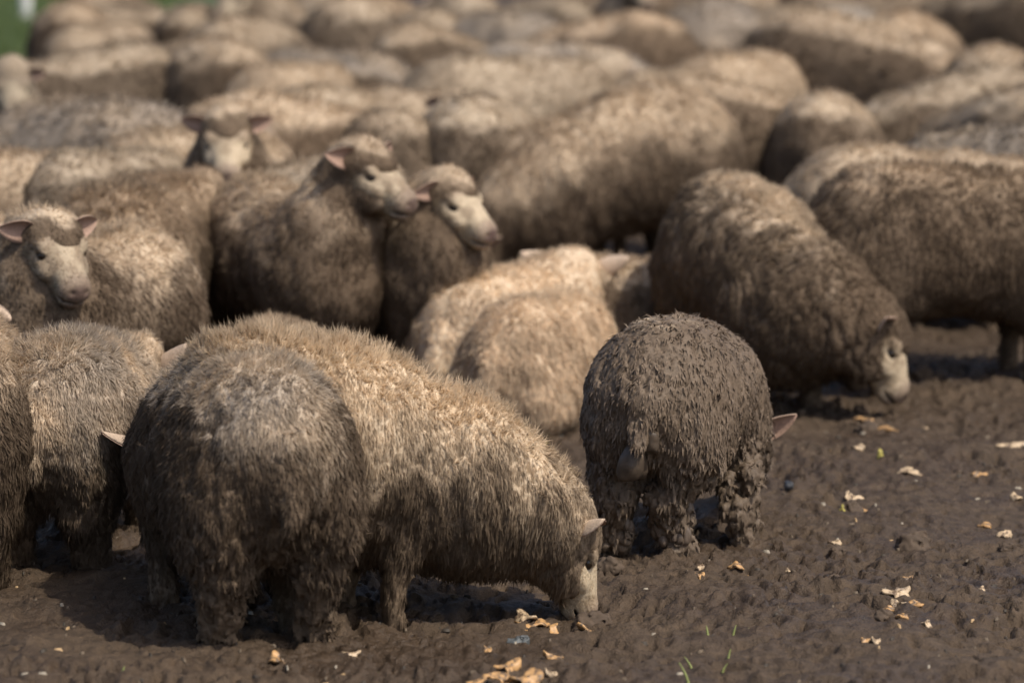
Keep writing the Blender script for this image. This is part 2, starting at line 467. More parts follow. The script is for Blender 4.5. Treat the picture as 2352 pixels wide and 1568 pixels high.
    if lod != 'far':                                      # the short hair of the face
        Nf = 5000 if lod == 'near' else 3000
        Nh = vnormals(Vh, Fh); Ah = np.linalg.norm(np.cross(Vh[Fh[:, 2]] - Vh[Fh[:, 0]], Vh[Fh[:, 3]] - Vh[Fh[:, 1]]), axis=1)
        ch = Vh[Fh].mean(1); eye_ = (np.abs(ch[:, 0] - .0735) < .018) & (np.abs(ch[:, 2]) < .010) & (np.abs(ch[:, 1]) > .035)
        Ah = Ah * (ch[:, 0] > .02) * (ch[:, 0] < .19) * ~eye_
        fj = rng.choice(len(Fh), Nf, p=Ah / Ah.sum()); q0 = Vh[Fh[fj, 0]] + (Vh[Fh[fj, 2]] - Vh[Fh[fj, 0]]) * rng.rand(Nf, 1); qn = Nh[Fh[fj, 0]]
        dd0 = unit(qn * .35 + np.array([-.9, 0, -.25]) + rng.normal(0, .25, (Nf, 3))); sdh = unit(np.cross(dd0, qn))
        Lf = (.006 + .010 * sstep(.10, .03, q0[:, 0]))[:, None] * (.6 + .8 * rng.rand(Nf, 1)); wf = .0011 if lod == 'near' else .0016
        hv = np.stack([q0 - sdh * wf, q0 + sdh * wf, q0 + dd0 * Lf * .5 - sdh * wf * .8, q0 + dd0 * Lf * .5 + sdh * wf * .8, q0 + dd0 * Lf], 1).reshape(-1, 3)
        VV = np.concatenate([VV, (hv * HS) @ R.T + H]); lp = np.concatenate([lp, (pat[None] + 5 * (N + np.arange(Nf))[:, None]).ravel()]); sz = np.tile([4, 3], N + Nf)
        fc = c[Fh[fj, 0]] * (1 + .18 * rng.uniform(-1, 1, (Nf, 1))); cl = np.concatenate([cl, np.repeat(fc, 5, 0)])
    fleece = mesh_np("fleece", VV, lp, sz, M_CAKED if caked else M_WOOL, cl)
    gn = unit(np.cross(sd_, d0)); gn *= np.sign((gn * n).sum(1) + 1e-6)[:, None]
    nn = unit(n * .75 + gn * .45 + rng.normal(0, .16, (N, 3)))
    if lod != 'far': nn = np.concatenate([nn, unit(qn @ R.T)])
    fleece.normals_split_custom_set_from_vertices(np.repeat(nn, 5, 0).tolist())
    e = ears or {}
    em = [build_ear(1, H, R, {**e, **e.get('L', {})}), build_ear(-1, H, R, {**e, **e.get('R', {})})]
    eyes = [H + R @ (HS * np.array([.0725, s * .0530, .001])) for s in (1, -1)]
    return dict(body=body, fleece=fleece, ears=em, eyes=eyes, lod=lod)

def place(ms, px, py, heading, scale, label, tint=(1, 1, 1), sink=.015, group="sheep of the flock", name="sheep", lean=0, long=1.0):
    x, y = gp(px, py)
    root = bpy.data.objects.new(name, None); col.objects.link(root)
    root.location = (x, y, -sink); root.rotation_euler = (0, math.radians(lean), math.radians(heading)); root.scale = (scale * long, scale, scale)
    root.empty_display_size = .2
    tag(root, label, "sheep", group)
    c = (*tint, 1)
    b = link("body", ms['body'], root); b.color = c
    f = link("fleece", ms['fleece'], root); f.color = c; f["kind"] = "stuff"
    for m in ms['ears']: o = link("ear", m, root); o.color = c
    for p in ms['eyes']: o = link("eye", eye_mesh(), root); o.location = p; o["_"] = 0; del o["_"]
    return root

def tone(dirt, grad=1.5, **k):
    return dict(dirt=dirt, grad=grad, top=.66, **k)
def ltone(dirt, grad=1.2, **k):
    return dict(dirt=dirt, grad=grad, top=.46, **k)

# ------------------------------------------------------------------ the ground
HOOF = []
def ground_height(x, y):
    p = np.stack([x, y, np.zeros_like(x)], -1)
    h = .030 * nz(p, 1.3, 5) + .014 * nz(p, 4.5, 6)
    fine = np.clip(1.6 - (y - 8) / 10, .25, 1)
    h += .005 * nz(p, 11, 7)
    P3 = p.reshape(-1, 3); wv = P3 + .02 * nzv(P3, 14, 3); wv[:, 1] *= .8; wv = wv.reshape(p.shape)
    churn = .35 + .75 * sstep(-.25, .35, nz(p, 2.6, 33) + .4 * nz(p, 7, 34))
    h += churn * fine * (.0070 * nz(wv, 25, 8) + .0078 * nz(wv, 50, 9) + .0062 * nz(wv, 80, 10))
    h -= fine * .022 * sstep(.30, .55, nz(wv, 30, 15)) * sstep(-.3, .3, nz(p, 5, 16))
    h -= churn * fine * .020 * sstep(.30, .52, nz(wv, 58, 17))
    h += .009 * sstep(.2, .5, nz(wv, 16, 18)) * sstep(0, .4, nz(p, 3, 19))
    return h

def build_ground():
    def axis(segs):
        out = []
        for a, b, s in segs: out.append(np.arange(a, b, s))
        return np.concatenate(out)
    xs = axis([(-90, -20, 10), (-20, -5, 1.5), (-5, -1.9, .06), (-1.9, 1.9, .0068), (1.9, 5, .06), (5, 20, 1.5), (20, 91, 10)])
    ys = axis([(-30, 4, 4), (4, 7.3, .15), (7.3, 13.4, .0165), (13.4, 20, .07), (20, 34, .5), (34, 200, 8), (200, 1400, 100)])
    X, Y = np.meshgrid(xs, ys, indexing='ij')
    Z = ground_height(X, Y)
    rng = np.random.RandomState(4)
    # hoof prints and the ridges pushed up round them
    for i in range(520):
        hx, hy = rng.uniform(-2.1, 2.1), rng.uniform(7.5, 14); a = rng.uniform(0, math.pi); dp = rng.uniform(.008, .026); sc_ = rng.uniform(.8, 1.15)
        i0, i1 = np.searchsorted(xs, [hx - .12, hx + .12]); j0, j1 = np.searchsorted(ys, [hy - .12, hy + .12])
        xx, yy = X[i0:i1, j0:j1] - hx, Y[i0:i1, j0:j1] - hy
        u = (xx * math.cos(a) + yy * math.sin(a)) / (.036 * sc_); v = (-xx * math.sin(a) + yy * math.cos(a)) / sc_
        da = np.sqrt(u * u + ((v - .013) / .014) ** 2); db = np.sqrt(u * u + ((v + .013) / .014) ** 2); do = np.sqrt(u * u + (v / .030) ** 2)
        Z[i0:i1, j0:j1] += -dp * np.maximum(np.exp(-da ** 4), np.exp(-db ** 4)) + dp * .5 * np.exp(-((do - 1.5) / .35) ** 2)
    # clods pushed up where the sheep tread
    for i in range(260):
        hx, hy = rng.uniform(-1.9, 1.9), rng.uniform(7.6, 13); r = rng.uniform(.010, .028)
        i0, i1 = np.searchsorted(xs, [hx - .09, hx + .09]); j0, j1 = np.searchsorted(ys, [hy - .09, hy + .09])
        d = np.sqrt((X[i0:i1, j0:j1] - hx) ** 2 + ((Y[i0:i1, j0:j1] - hy)) ** 2) / r
        Z[i0:i1, j0:j1] += r * .7 * np.exp(-d ** 4)
    far = sstep(30, 60, Y); Z = Z * (1 - far)
    nx, ny = X.shape
    V = np.stack([X, Y, Z], -1).reshape(-1, 3)
    a = (np.arange(nx - 1)[:, None] * ny + np.arange(ny - 1)[None]).ravel()
    F = np.stack([a, a + ny, a + ny + 1, a + 1], 1)
    m, n, l, b = mat("wet_mud")
    tc = n.new("ShaderNodeTexCoord")
    def ns(scale, det=5, rough=.6):
        t = n.new("ShaderNodeTexNoise"); t.inputs["Scale"].default_value = scale; t.inputs["Detail"].default_value = det; t.inputs["Roughness"].default_value = rough
        l.new(tc.outputs["Object"], t.inputs["Vector"]); return t
    n1, n2, n3 = ns(2.2), ns(26), ns(130, 3)
    r1 = n.new("ShaderNodeValToRGB"); l.new(n1.outputs["Fac"], r1.inputs[0])
    r1.color_ramp.elements[0].position = .35; r1.color_ramp.elements[0].color = (.060, .040, .025, 1)
    r1.color_ramp.elements[1].position = .68; r1.color_ramp.elements[1].color = (.088, .061, .039, 1)
    r2 = n.new("ShaderNodeMapRange"); l.new(n2.outputs["Fac"], r2.inputs[0]); r2.inputs[1].default_value = .3; r2.inputs[2].default_value = .7; r2.inputs[3].default_value = .65; r2.inputs[4].default_value = 1.3
    mx = n.new("ShaderNodeMix"); mx.data_type = 'RGBA'; mx.blend_type = 'MULTIPLY'; mx.inputs[0].default_value = 1
    l.new(r1.outputs[0], mx.inputs[6]); l.new(r2.outputs[0], mx.inputs[7]); l.new(mx.outputs[2], b.inputs["Base Color"])
    rr = n.new("ShaderNodeMapRange"); l.new(n1.outputs["Fac"], rr.inputs[0]); rr.inputs[1].default_value = .4; rr.inputs[2].default_value = .65; rr.inputs[3].default_value = .46; rr.inputs[4].default_value = .9
    l.new(rr.outputs[0], b.inputs["Roughness"]); b.inputs["Specular IOR Level"].default_value = .25
    ad = n.new("ShaderNodeMath"); ad.operation = 'MULTIPLY_ADD'; l.new(n2.outputs["Fac"], ad.inputs[0]); ad.inputs[1].default_value = 2.5; l.new(n3.outputs["Fac"], ad.inputs[2])
    bp = n.new("ShaderNodeBump"); bp.inputs["Distance"].default_value = .011; bp.inputs["Strength"].default_value = .7
    l.new(ad.outputs[0], bp.inputs["Height"]); l.new(bp.outputs[0], b.inputs["Normal"])
    me = mesh_np("mud_ground", V, F.ravel(), np.full(len(F), 4), m)
    tag(link("mud_ground", me), "churned wet brown mud under the flock", None, None, "structure")
build_ground()

def grow_grass():
    m, n, l, b = mat("pasture_green")
    tc = n.new("ShaderNodeTexCoord"); t = n.new("ShaderNodeTexNoise"); t.inputs["Scale"].default_value = 1.5; l.new(tc.outputs["Object"], t.inputs["Vector"])
    r = n.new("ShaderNodeValToRGB"); l.new(t.outputs["Fac"], r.inputs[0])
    r.color_ramp.elements[0].color = (.038, .060, .010, 1); r.color_ramp.elements[1].color = (.066, .098, .018, 1)
    l.new(r.outputs[0], b.inputs["Base Color"]); b.inputs["Roughness"].default_value = .7
    # pasture beyond the mud: a sheet just above it, with a ragged near edge
    rng = np.random.RandomState(9)
    V = []; 
    pts = [(-80, 24.6)] + [(x, 24.6 + rng.uniform(-.3, .3)) for x in np.arange(-20, -3.4, .6)] + [(-3.1, 25.2), (-2.9, 27), (-2.6, 30), (-1.5, 33)] + [(x, 35 + rng.uniform(-.4, .4)) for x in np.arange(0, 20, .8)] + [(80, 35)]
    for x, y in pts: V.append((x, y, .055)); 
    top = [(x * (1 if abs(x) > 70 else 1), 1300, .055) for x, y in pts]
    k = len(pts); V = V + top
    F = [[i, i + 1, k + i + 1, k + i] for i in range(k - 1)]
    me = mesh_np("pasture", np.array(V, float), np.array(F).ravel(), np.full(len(F), 4), m, smooth=False)
    tag(link("pasture", me), "green pasture beyond the muddy paddock", None, None, "structure")
    N = 16000
    x = rng.uniform(-6.5, -2.6, N); y = 24.7 + rng.uniform(0, 1, N) ** 1.3 * 14
    keep = ~((x > -3.1) & (y < 30)); x, y = x[keep], y[keep]; N = len(x)
    h = rng.uniform(.06, .16, N); a = rng.uniform(0, 2 * math.pi, N); lean = rng.uniform(0, .06, (N, 2))
    wx, wy = np.cos(a) * .006, np.sin(a) * .006
    P = np.stack([np.stack([x - wx, y - wy, np.full(N, .05)], 1), np.stack([x + wx, y + wy, np.full(N, .05)], 1), np.stack([x + lean[:, 0], y + lean[:, 1], .05 + h], 1)], 1).reshape(-1, 3)
    me = mesh_np("grass", P, np.arange(3 * N), np.full(N, 3), m, smooth=False)
    tag(link("grass", me), "short green grass of the pasture beyond the flock", "grass", None, "stuff")
grow_grass()

# ------------------------------------------------------------------ sheep close to the camera: each its own body
A1 = build_sheep_meshes('graze', 'near', 121, tone(.60, 1.3, tan=.4, grey=True, topclean=.85), head=(.62, .03, .33), yaw=16, pitch=55,
    legs=dict(hl=(-.26, .12), hr=(-.25, -.12), fl=(.20, .14), fr=(.2, -.06)), legwool=1.15, fat=.98, haunch=.8, rope=1.0, clod=1.0, facewool=.02,
    ears=dict(fwd=-.3, up=.05, len=.11, droop=.0, open=-.4, wid=.036), lift=1.1)
sheepA = place(A1, 552, 1418, 108, .97, "muddy sheep seen from behind in front, dark-lined ear poking out at its left", sink=.02)
A = build_sheep_meshes('graze', 'near', 101, tone(.06, 1.6, tan=.2, topclean=.95, headmud=-.25, fn=lambda p, n: -.25 * sstep(.2, .6, p[:, 0])), head=(.78, -.22, .205), yaw=-26, pitch=60,
    legs=dict(hl=(-.20, .12), hr=(-.14, -.12), fl=(.16, .06), fr=(.20, -.13)), legwool=.95, fat=.97, neckw=1.38, facewool=.02, drop=.07, tail=0, rope=.5,
    ears=dict(fwd=-.1, up=.15, droop=.05, len=.085, wid=.036, open=-.3, R=dict(fwd=.1, up=.75, open=-.2)), lift=1.9)
place(A, 712, 1402, 30, 1.02, "cream-backed sheep grazing in front, its muzzle in the mud beside the peelings", sink=.03, long=.72, tint=(1.12, 1.12, 1.1))

B = build_sheep_meshes('graze', 'near', 102, tone(.04, 2.2, grey=True, tan=.3, topclean=.9), head=(.42, -.055, .50), yaw=-30, pitch=40, legwool=1.4, fat=.92,
    ears=dict(fwd=-.2, up=.45, droop=-.1, wid=.036, len=.10), lift=1.9, clod=.5, rope=.8)
place(B, 190, 1255, 79, .88, "small grey-white shaggy sheep seen from behind at the left, pale ear at its right", sink=.04)

Hs = build_sheep_meshes('mid', 'near', 103, tone(.42, 1.3), head=(.48, .03, .60), yaw=-10, pitch=30, legwool=1.4)
place(Hs, -105, 1290, 92, .95, "brown sheep cut by the left edge, only its flank, hind leg and ear tip showing", sink=.04)

def dags(f):
    rr = random.Random(3)
    for (lx, ly, n_) in ((-.29, .13, 20), (-.27, -.055, 14), (.05, -.19, 10)):
        for i in range(n_):
            a = rr.uniform(0, 6.28); z = rr.uniform(.03, .22); x = lx + .036 * math.cos(a); y = ly + .036 * math.sin(a)
            f.ell((x, y, z), (.018 + rr.random() * .012, .018 + rr.random() * .012, .028 + rr.random() * .012), .007)
UU = build_sheep_meshes('graze', 'near', 104, tone(.95, .35, topclean=.0, fn=lambda p, n: -.30 * sstep(.69, .73, p[:, 2])), head=(.55, -.06, .24), yaw=10, pitch=66, legwool=1.05, facewool=.02, caked=True, extra=dags, clod=1.0,
    legs=dict(hl=(-.28, .13), hr=(-.26, -.055), fr=(.04, -.20), fl=(.2, .06)), ears=dict(fwd=-.45, up=.1, len=.13, droop=.0, open=-6, wid=.034), fat=1.02, rise=.05, voxel=.0066)
uu = place(UU, 1556, 1222, 74, .82, "mud-caked sheep seen from behind, clots of mud on its hind legs", sink=.025)

TT = build_sheep_meshes('graze', 'near', 105, tone(.66, 1.0, topclean=.2, fn=lambda p, n: -.4 * sstep(.62, .70, p[:, 2])), head=(.60, .17, .27), yaw=62, pitch=54, legwool=1.3, facewool=.015, rope=1.0, drop=.11,
    ears=dict(fwd=-.1, up=.25, droop=.0, len=.12), fat=.96, lift=.7, clod=.5, neckw=1.3)
place(TT, 1722, 905, -64, 1.02, "large muddy sheep grazing behind the caked one, its head low at the right", sink=.02, long=.78)

RR = build_sheep_meshes('graze', 'mid', 106, tone(.78, 1.0, tan=.8, topclean=.35), fat=1.0, legwool=.7, rise=.05, drop=.04)
place(RR, 2165, 880, 16, .99, "big brown sheep at the right edge with thin muddy legs, behind the large grazer")

VV = build_sheep_meshes('lie', 'near', 107, ltone(-.85, .7, tan=.10), head=(.36, .16, .24), yaw=80, pitch=20, lift=.6, fat=1.0, lockscale=1.6)
place(VV, 1238, 955, 66, .76, "pale curled-up sheep lying in the mud left of the mud-caked one", sink=.0, tint=(1.22, 1.22, 1.22))

WW = build_sheep_meshes('lie', 'mid', 108, ltone(-1.0, .5, tan=.05), head=(.34, -.05, .42), yaw=10, pitch=40, ears=dict(len=.13, up=.15, fwd=-.3, droop=.05, wid=.036))
place(WW, 1175, 895, 58, .92, "cream sheep lying down with both ears spread, behind the curled-up pale one", sink=.05, tint=(1.22, 1.22, 1.22))

XX = build_sheep_meshes('lie', 'mid', 109, ltone(.55, .9))
place(XX, 1440, 860, 8, .84, "brown sheep lying behind the curled-up pale one, only its back showing")

L_ = build_sheep_meshes('up', 'mid', 110, tone(.48, 1.6, tan=.7, facemud=.25, headmud=1.0), head=(.40, .10, .775), yaw=26, pitch=15, roll=0, fat=.98, neckw=1.0, facewool=.03, ears=dict(len=.10, droop=.12, up=.30, fwd=-.25), legwool=1.2)
place(L_, 655, 890, -62, .96, "tall standing sheep with raised head looking right, brown wool cap and pink-lined ear")

M_ = build_sheep_meshes('up', 'mid', 111, tone(.66, 1.1, facemud=.05), head=(.37, .01, .70), yaw=22, pitch=18, neckw=1.1, facewool=.01, fat=.92, ears=dict(len=.085, droop=.18, up=.0, fwd=-.2))
place(M_, 905, 880, -60, .92, "pale-faced sheep looking right, standing just right of the tall brown-capped one")

J_ = build_sheep_meshes('up', 'mid', 112, tone(.60, 1.2, facemud=.25), neckw=1.1, facewool=.01, head=(.36, .06, .71), yaw=56, pitch=24, ears=dict(len=.085, droop=.1, up=.15, fwd=-.2))
place(J_, 215, 1050, -112, .96, "sheep at the left edge turning its pale face towards the camera")

K_ = build_sheep_meshes('mid', 'mid', 113, tone(.30, 1.7, tan=.9), head=(.44, -.13, .585), yaw=-12, pitch=30, legwool=1.3, lift=1.6)
place(K_, 310, 905, 82, 1.0, "tan-backed broad sheep seen from behind, beyond the pale face at the left edge")

Y_ = build_sheep_meshes('lie', 'mid', 115, ltone(.05, .9, tan=.5), head=(.42, 0, .30), pitch=40)
place(Y_, 650, 1050, 100, .84, "low sheep lying between the front grazer and the tall standing one, tan back just visible")

FF = build_sheep_meshes('graze', 'mid', 116, tone(.12, 1.9, tan=.5), head=(.60, .06, .26), yaw=20, pitch=60, fat=1.08)
place(FF, 1430, 650, 205, 1.08, "large cream-shouldered sheep grazing with its head low towards the left", lean=7)

N_ = build_sheep_meshes('up', 'mid', 117, tone(.55, 1.2, facemud=.0), head=(.42, .0, .75), yaw=6, pitch=28, ears=dict(len=.09, droop=.05, up=.1))
place(N_, 553, 735, -92, .96, "sheep facing the camera, tan face and both ears out, behind the tall one")

T_ = build_sheep_meshes('mid', 'mid', 118, tone(-.15, 1.5), head=(.50, -.0, .585), yaw=-10, pitch=30, ears=dict(len=.14, up=.25, fwd=-.5, droop=.2))
place(T_, -225, 985, 14, .95, "cream-backed sheep behind the face at the left edge, long pale ear pointing right")

# ------------------------------------------------------------------ templates for the blurred flock behind
TP = {}
for i, (k, pose, t, kw) in enumerate([
    ('mid_a', 'mid', tone(.50, 1.7), {}), ('mid_b', 'mid', tone(.70, 1.3), dict(yaw=35, head=(.56, .15, .54))),
    ('graze_a', 'graze', tone(.55, 1.7), {}), ('graze_b', 'graze', tone(.78, 1.2), dict(yaw=-25, head=(.62, -.12, .30))),
    ('up_a', 'up', tone(.45, 1.6), dict(pitch=35)), ('up_b', 'up', tone(.45, 1.2), dict(yaw=-30, head=(.48, -.1, .74), pitch=25)),
    ('pale_a', 'mid', tone(.22, 1.9, tan=.3), {}), ('pale_b', 'graze', tone(.30, 1.8, grey=True, tan=.5), dict(fat=1.08)),
    ('dark_a', 'graze', tone(.80, .9), dict(fat=1.08)), ('lie_a', 'lie', ltone(.1, 1.1), {})]):
    TP[k] = build_sheep_meshes(pose, 'far', 200 + i * 7, t, **kw)

FLOCK = [
 ('pale_a', 400, 700, 62, .96, .95, "pale-backed sheep just left of the camera-facing sheep"),
 ('dark_a', 690, 640, 8, 1.05, 1.15, "long dark-backed sheep behind the camera-facing sheep"),
 ('graze_a', 700, 775, 170, .90, 1.0, "sheep with a pale strip of back between the camera-facing and the tall one"),
 ('pale_b', 195, 670, 150, 1.02, .85, "grey-backed sheep in the second row behind the tan broad one"),
 ('graze_a', 40, 780, 25, 1.0, 1.0, "cream-ridged sheep at the left edge above the long pale ear"),
 ('mid_b', 250, 765, 65, .88, .95, "sheep with an upright ear behind the tan broad one"),
 ('up_a', 30, 545, -80, .90, .9, "blurred head-on sheep at the left edge in the middle rows"),
 ('graze_b', 200, 470, 205, 1.08, 1.0, "brown sheep standing right of the blurred head-on one"),
 ('graze_a', 475, 460, 118, 1.08, .95, "round grey-brown sheep behind the long dark-backed one"),
 ('mid_b', 580, 555, -70, .80, 1.1, "low sheep with tan head in front of the round grey-brown one"),
 ('pale_a', 665, 480, 70, .96, 1.05, "sheep with an orange-tan shoulder patch in the middle rows"),
 ('pale_a', 815, 560, 20, .98, .95, "sheep with a long cream ridge pointing right behind the dark-backed one"),
 ('dark_a', 880, 640, 98, 1.02, 1.0, "dark round sheep behind the pale-faced one"),
 ('up_b', 1000, 570, -60, .80, 1.0, "sheep with a small dark-eyed face above the dark round one"),
 ('graze_a', 1105, 635, 74, 1.08, 1.1, "broad sheep with a cream left side behind the pale-faced one"),
 ('pale_b', 1290, 455, 32, 1.02, 1.15, "fleecy pale-topped sheep in the upper middle"),
 ('graze_b', 1000, 415, 40, 1.05, 1.0, "dark grey-backed sheep left of the fleecy pale-topped one"),
 ('pale_a', 1140, 510, 48, .98, .95, "sheep with a cream band on its back in front of the fleecy pale-topped one"),
 ('mid_a', 1285, 600, 30, .92, .9, "sheep hidden behind the large cream-shouldered grazer"),
 ('graze_b', 1680, 590, 35, 1.10, 1.1, "brown big-shouldered sheep behind the cream-shouldered grazer"),
 ('graze_a', 1897, 590, 90, .95, 1.15, "round pale rump right of the brown big-shouldered sheep"),
 ('graze_b', 1950, 440, -22, 1.16, 1.1, "large brown sheep sloping down to the right behind the pale rump"),
 ('pale_a', 1700, 455, 38, 1.0, 1.0, "sheep with a bright cream ridge behind the big-shouldered brown one"),
 ('graze_a', 2085, 400, 78, 1.06, 1.05, "round-backed pale-topped sheep above the large sloping brown one"),
 ('pale_b', 1925, 335, 92, 1.05, 1.15, "pale-topped sheep at the top between two darker ones"),
 ('graze_a', 1800, 400, 110, .92, .85, "greyish sheep in the upper rows left of the pale-topped one"),
 ('graze_b', 2290, 475, 60, 1.05, 1.0, "brown sheep at the right edge of the upper rows"),
 ('dark_a', 2290, 325, 130, 1.10, .7, "very dark sheep in the top right corner"),
 ('mid_b', 2200, 385, -60, .78, .9, "small sheep with a pink ear below the very dark one"),
 ('pale_a', 2090, 755, 12, .92, 1.0, "sheep with a pale flat back behind the big brown one at the right"),
 ('pale_b', 2310, 735, 150, .98, .75, "grey-fleeced sheep at the right edge behind the big brown one"),
 ('graze_a', 2300, 600, 120, 1.04, .95, "tan sheep at the right edge in the middle rows"),
 ('mid_a', 2235, 745, 190, .86, 1.1, "low cream sheep with one ear up between the pale rump and the big brown sheep"),
 ('mid_b', 235, 350, 75, .96, 1.0, "sheep nearest the green corner at the top left"),
 ('pale_a', 390, 385, 235, .92, .85, "pale-necked sheep at the top left of the flock"),
 ('graze_a', 575, 385, 60, 1.06, .95, "sheep in the upper rows right of the pale-necked one"),
 ('pale_b', 775, 450, 40, 1.0, .8, "grey sheep in the upper rows behind the long cream ridge"),
 ('dark_a', 800, 345, 88, 1.15, 1.2, "brown broad sheep near the top, left of centre"),
 ('graze_b', 950, 325, 125, 1.02, 1.0, "brown sheep at the top behind the dark grey-backed one"),
 ('pale_b', 1120, 335, 145, .98, .95, "pale-backed sheep at the top centre"),
 ('dark_a', 1390, 375, 160, 1.10, 1.2, "wide brown sheep behind the fleecy pale-topped one"),
 ('mid_b', 1520, 485, 60, .90, 1.0, "sheep in a gap left of the bright cream ridge"),
 ('pale_b', 1640, 350, 85, 1.08, .9, "grey-white round sheep near the top, right of centre"),
 ('graze_a', 1505, 335, 50, 1.0, .9, "brown sheep at the top beside the grey-white round one"),
 ('graze_b', 1780, 300, 100, 1.02, .95, "brown sheep at the very top right of centre"),
 ('mid_a', 2060, 300, 60, 1.0, .8, "sheep in the last row left of the very dark one"),
 ('graze_b', 2190, 545, 215, .95, .95, "brown sheep between the tan edge one and the sloping brown one"),
 ('up_b', 620, 300, -100, 1.0, .9, "last-row sheep above the orange-tan patch"),
 ('graze_a', 470, 305, 80, 1.0, .85, "last-row sheep beside the pale-necked one"),
 ('mid_b', 340, 300, 50, 1.0, .85, "last-row sheep closest to the white post"),
 ('graze_a', 900, 262, 60, 1.0, .9, "last-row sheep above the brown broad one"),
 ('mid_a', 1060, 268, 100, 1.0, .9, "last-row sheep above the pale-backed top one"),
 ('graze_b', 1230, 265, 130, 1.0, .9, "last-row sheep left of the wide brown one"),
 ('up_a', 1390, 262, -60, 1.0, .85, "last-row pale sheep behind the wide brown one"),
 ('mid_a', 1560, 260, 120, 1.0, .9, "last-row sheep left of the grey-white round one"),
 ('graze_a', 1720, 260, 70, 1.0, .9, "last-row sheep right of the grey-white round one"),
 ('dark_a', 1880, 255, 80, 1.0, .9, "last-row dark sheep behind the pale-topped one"),
 ('mid_b', 2160, 262, 150, 1.0, .8, "last-row sheep above the sheep with the pink ear"),
 ('graze_a', 172, 312, 95, .95, .95, "brown sheep against the green corner at the top left"),
 ('graze_b', 262, 268, 70, 1.0, .9, "last-row sheep furthest left beside the green corner"),
 ('graze_b', 760, 262, 90, 1.0, .9, "last-row sheep left of the brown broad one"),
]
jit = random.Random(12)
for k, px, py, hd, s, t, lab in FLOCK:
    t *= .84; s *= jit.uniform(.95, 1.10); hd += jit.uniform(-12, 12)
    wt = jit.uniform(-.03, .03)
    place(TP[k], px, py, hd, s, lab, tint=(t * (1 + wt), t, t * (1 - wt)), lean=jit.uniform(-3, 6) if 'graze' in k else jit.uniform(-3, 2), long=jit.uniform(.9, 1.06))

# ------------------------------------------------------------------ post in the pasture
def post():
    import bmesh
    x, y = gp(60, 62)
    m, n, l, b = mat("white_paint"); b.inputs["Base Color"].default_value = (.62, .62, .58, 1); b.inputs["Roughness"].default_value = .6
    root = bpy.data.objects.new("fence_post", None); col.objects.link(root); root.location = (x, y, 0)
    tag(root, "white fence post standing in the green grass at the top left", "post")
    bm = bmesh.new(); bmesh.ops.create_cone(bm, cap_ends=True, segments=14, radius1=.045, radius2=.040, depth=1.25)
    bmesh.ops.translate(bm, verts=bm.verts, vec=(0, 0, .6)); me = bpy.data.meshes.new("shaft"); bm.to_mesh(me); bm.free(); me.materials.append(m); link("shaft", me, root)
    bm = bmesh.new(); bmesh.ops.create_cone(bm, cap_ends=True, segments=14, radius1=.050, radius2=.030, depth=.03)
    bmesh.ops.translate(bm, verts=bm.verts, vec=(0, 0, 1.24)); me = bpy.data.meshes.new("cap"); bm.to_mesh(me); bm.free(); me.materials.append(m); link("cap", me, root)
post()

# ------------------------------------------------------------------ scraps, leaves, stones and sprouts on the mud
def simple(name, c, rough=.5, var=.5):
    m, n, l, b = mat(name)
    tc = n.new("ShaderNodeTexCoord"); t = n.new("ShaderNodeTexNoise"); t.inputs["Scale"].default_value = 45; l.new(tc.outputs["Object"], t.inputs["Vector"])
    r = n.new("ShaderNodeValToRGB"); l.new(t.outputs["Fac"], r.inputs[0])
    r.color_ramp.elements[0].position = .3; r.color_ramp.elements[1].position = .7
    r.color_ramp.elements[0].color = (*[q * (1 - var) for q in c], 1); r.color_ramp.elements[1].color = (*c, 1)
    l.new(r.outputs[0], b.inputs["Base Color"]); b.inputs["Roughness"].default_value = rough
    return m
M_PEEL = simple("orange_peelings", (.50, .29, .12), .5); M_PALE = simple("pale_peelings", (.50, .37, .23), .5)
for m_ in (M_PEEL, M_PALE):
    cr = [x for x in m_.node_tree.nodes if x.type == "VALTORGB"][0].color_ramp
    cr.elements[0].color = (.13, .085, .05, 1); cr.elements[0].position = .40; cr.elements[1].position = .54
    [x for x in m_.node_tree.nodes if x.type == "TEX_NOISE"][0].inputs["Scale"].default_value = 70
M_LEAF = simple("yellow_leaf", (.42, .36, .08), .5); M_STONE = simple("dark_stone", (.045, .048, .055), .5); M_BLUE = simple("grey_stone", (.11, .12, .12), .6)
M_CLOD = simple("clod_mud", (.092, .062, .039), .85, .35); M_GREEN = simple("sprout_green", (.34, .38, .13), .5, .4)

def zg(x, y):
    return float(ground_height(np.array([x]), np.array([y]))[0])

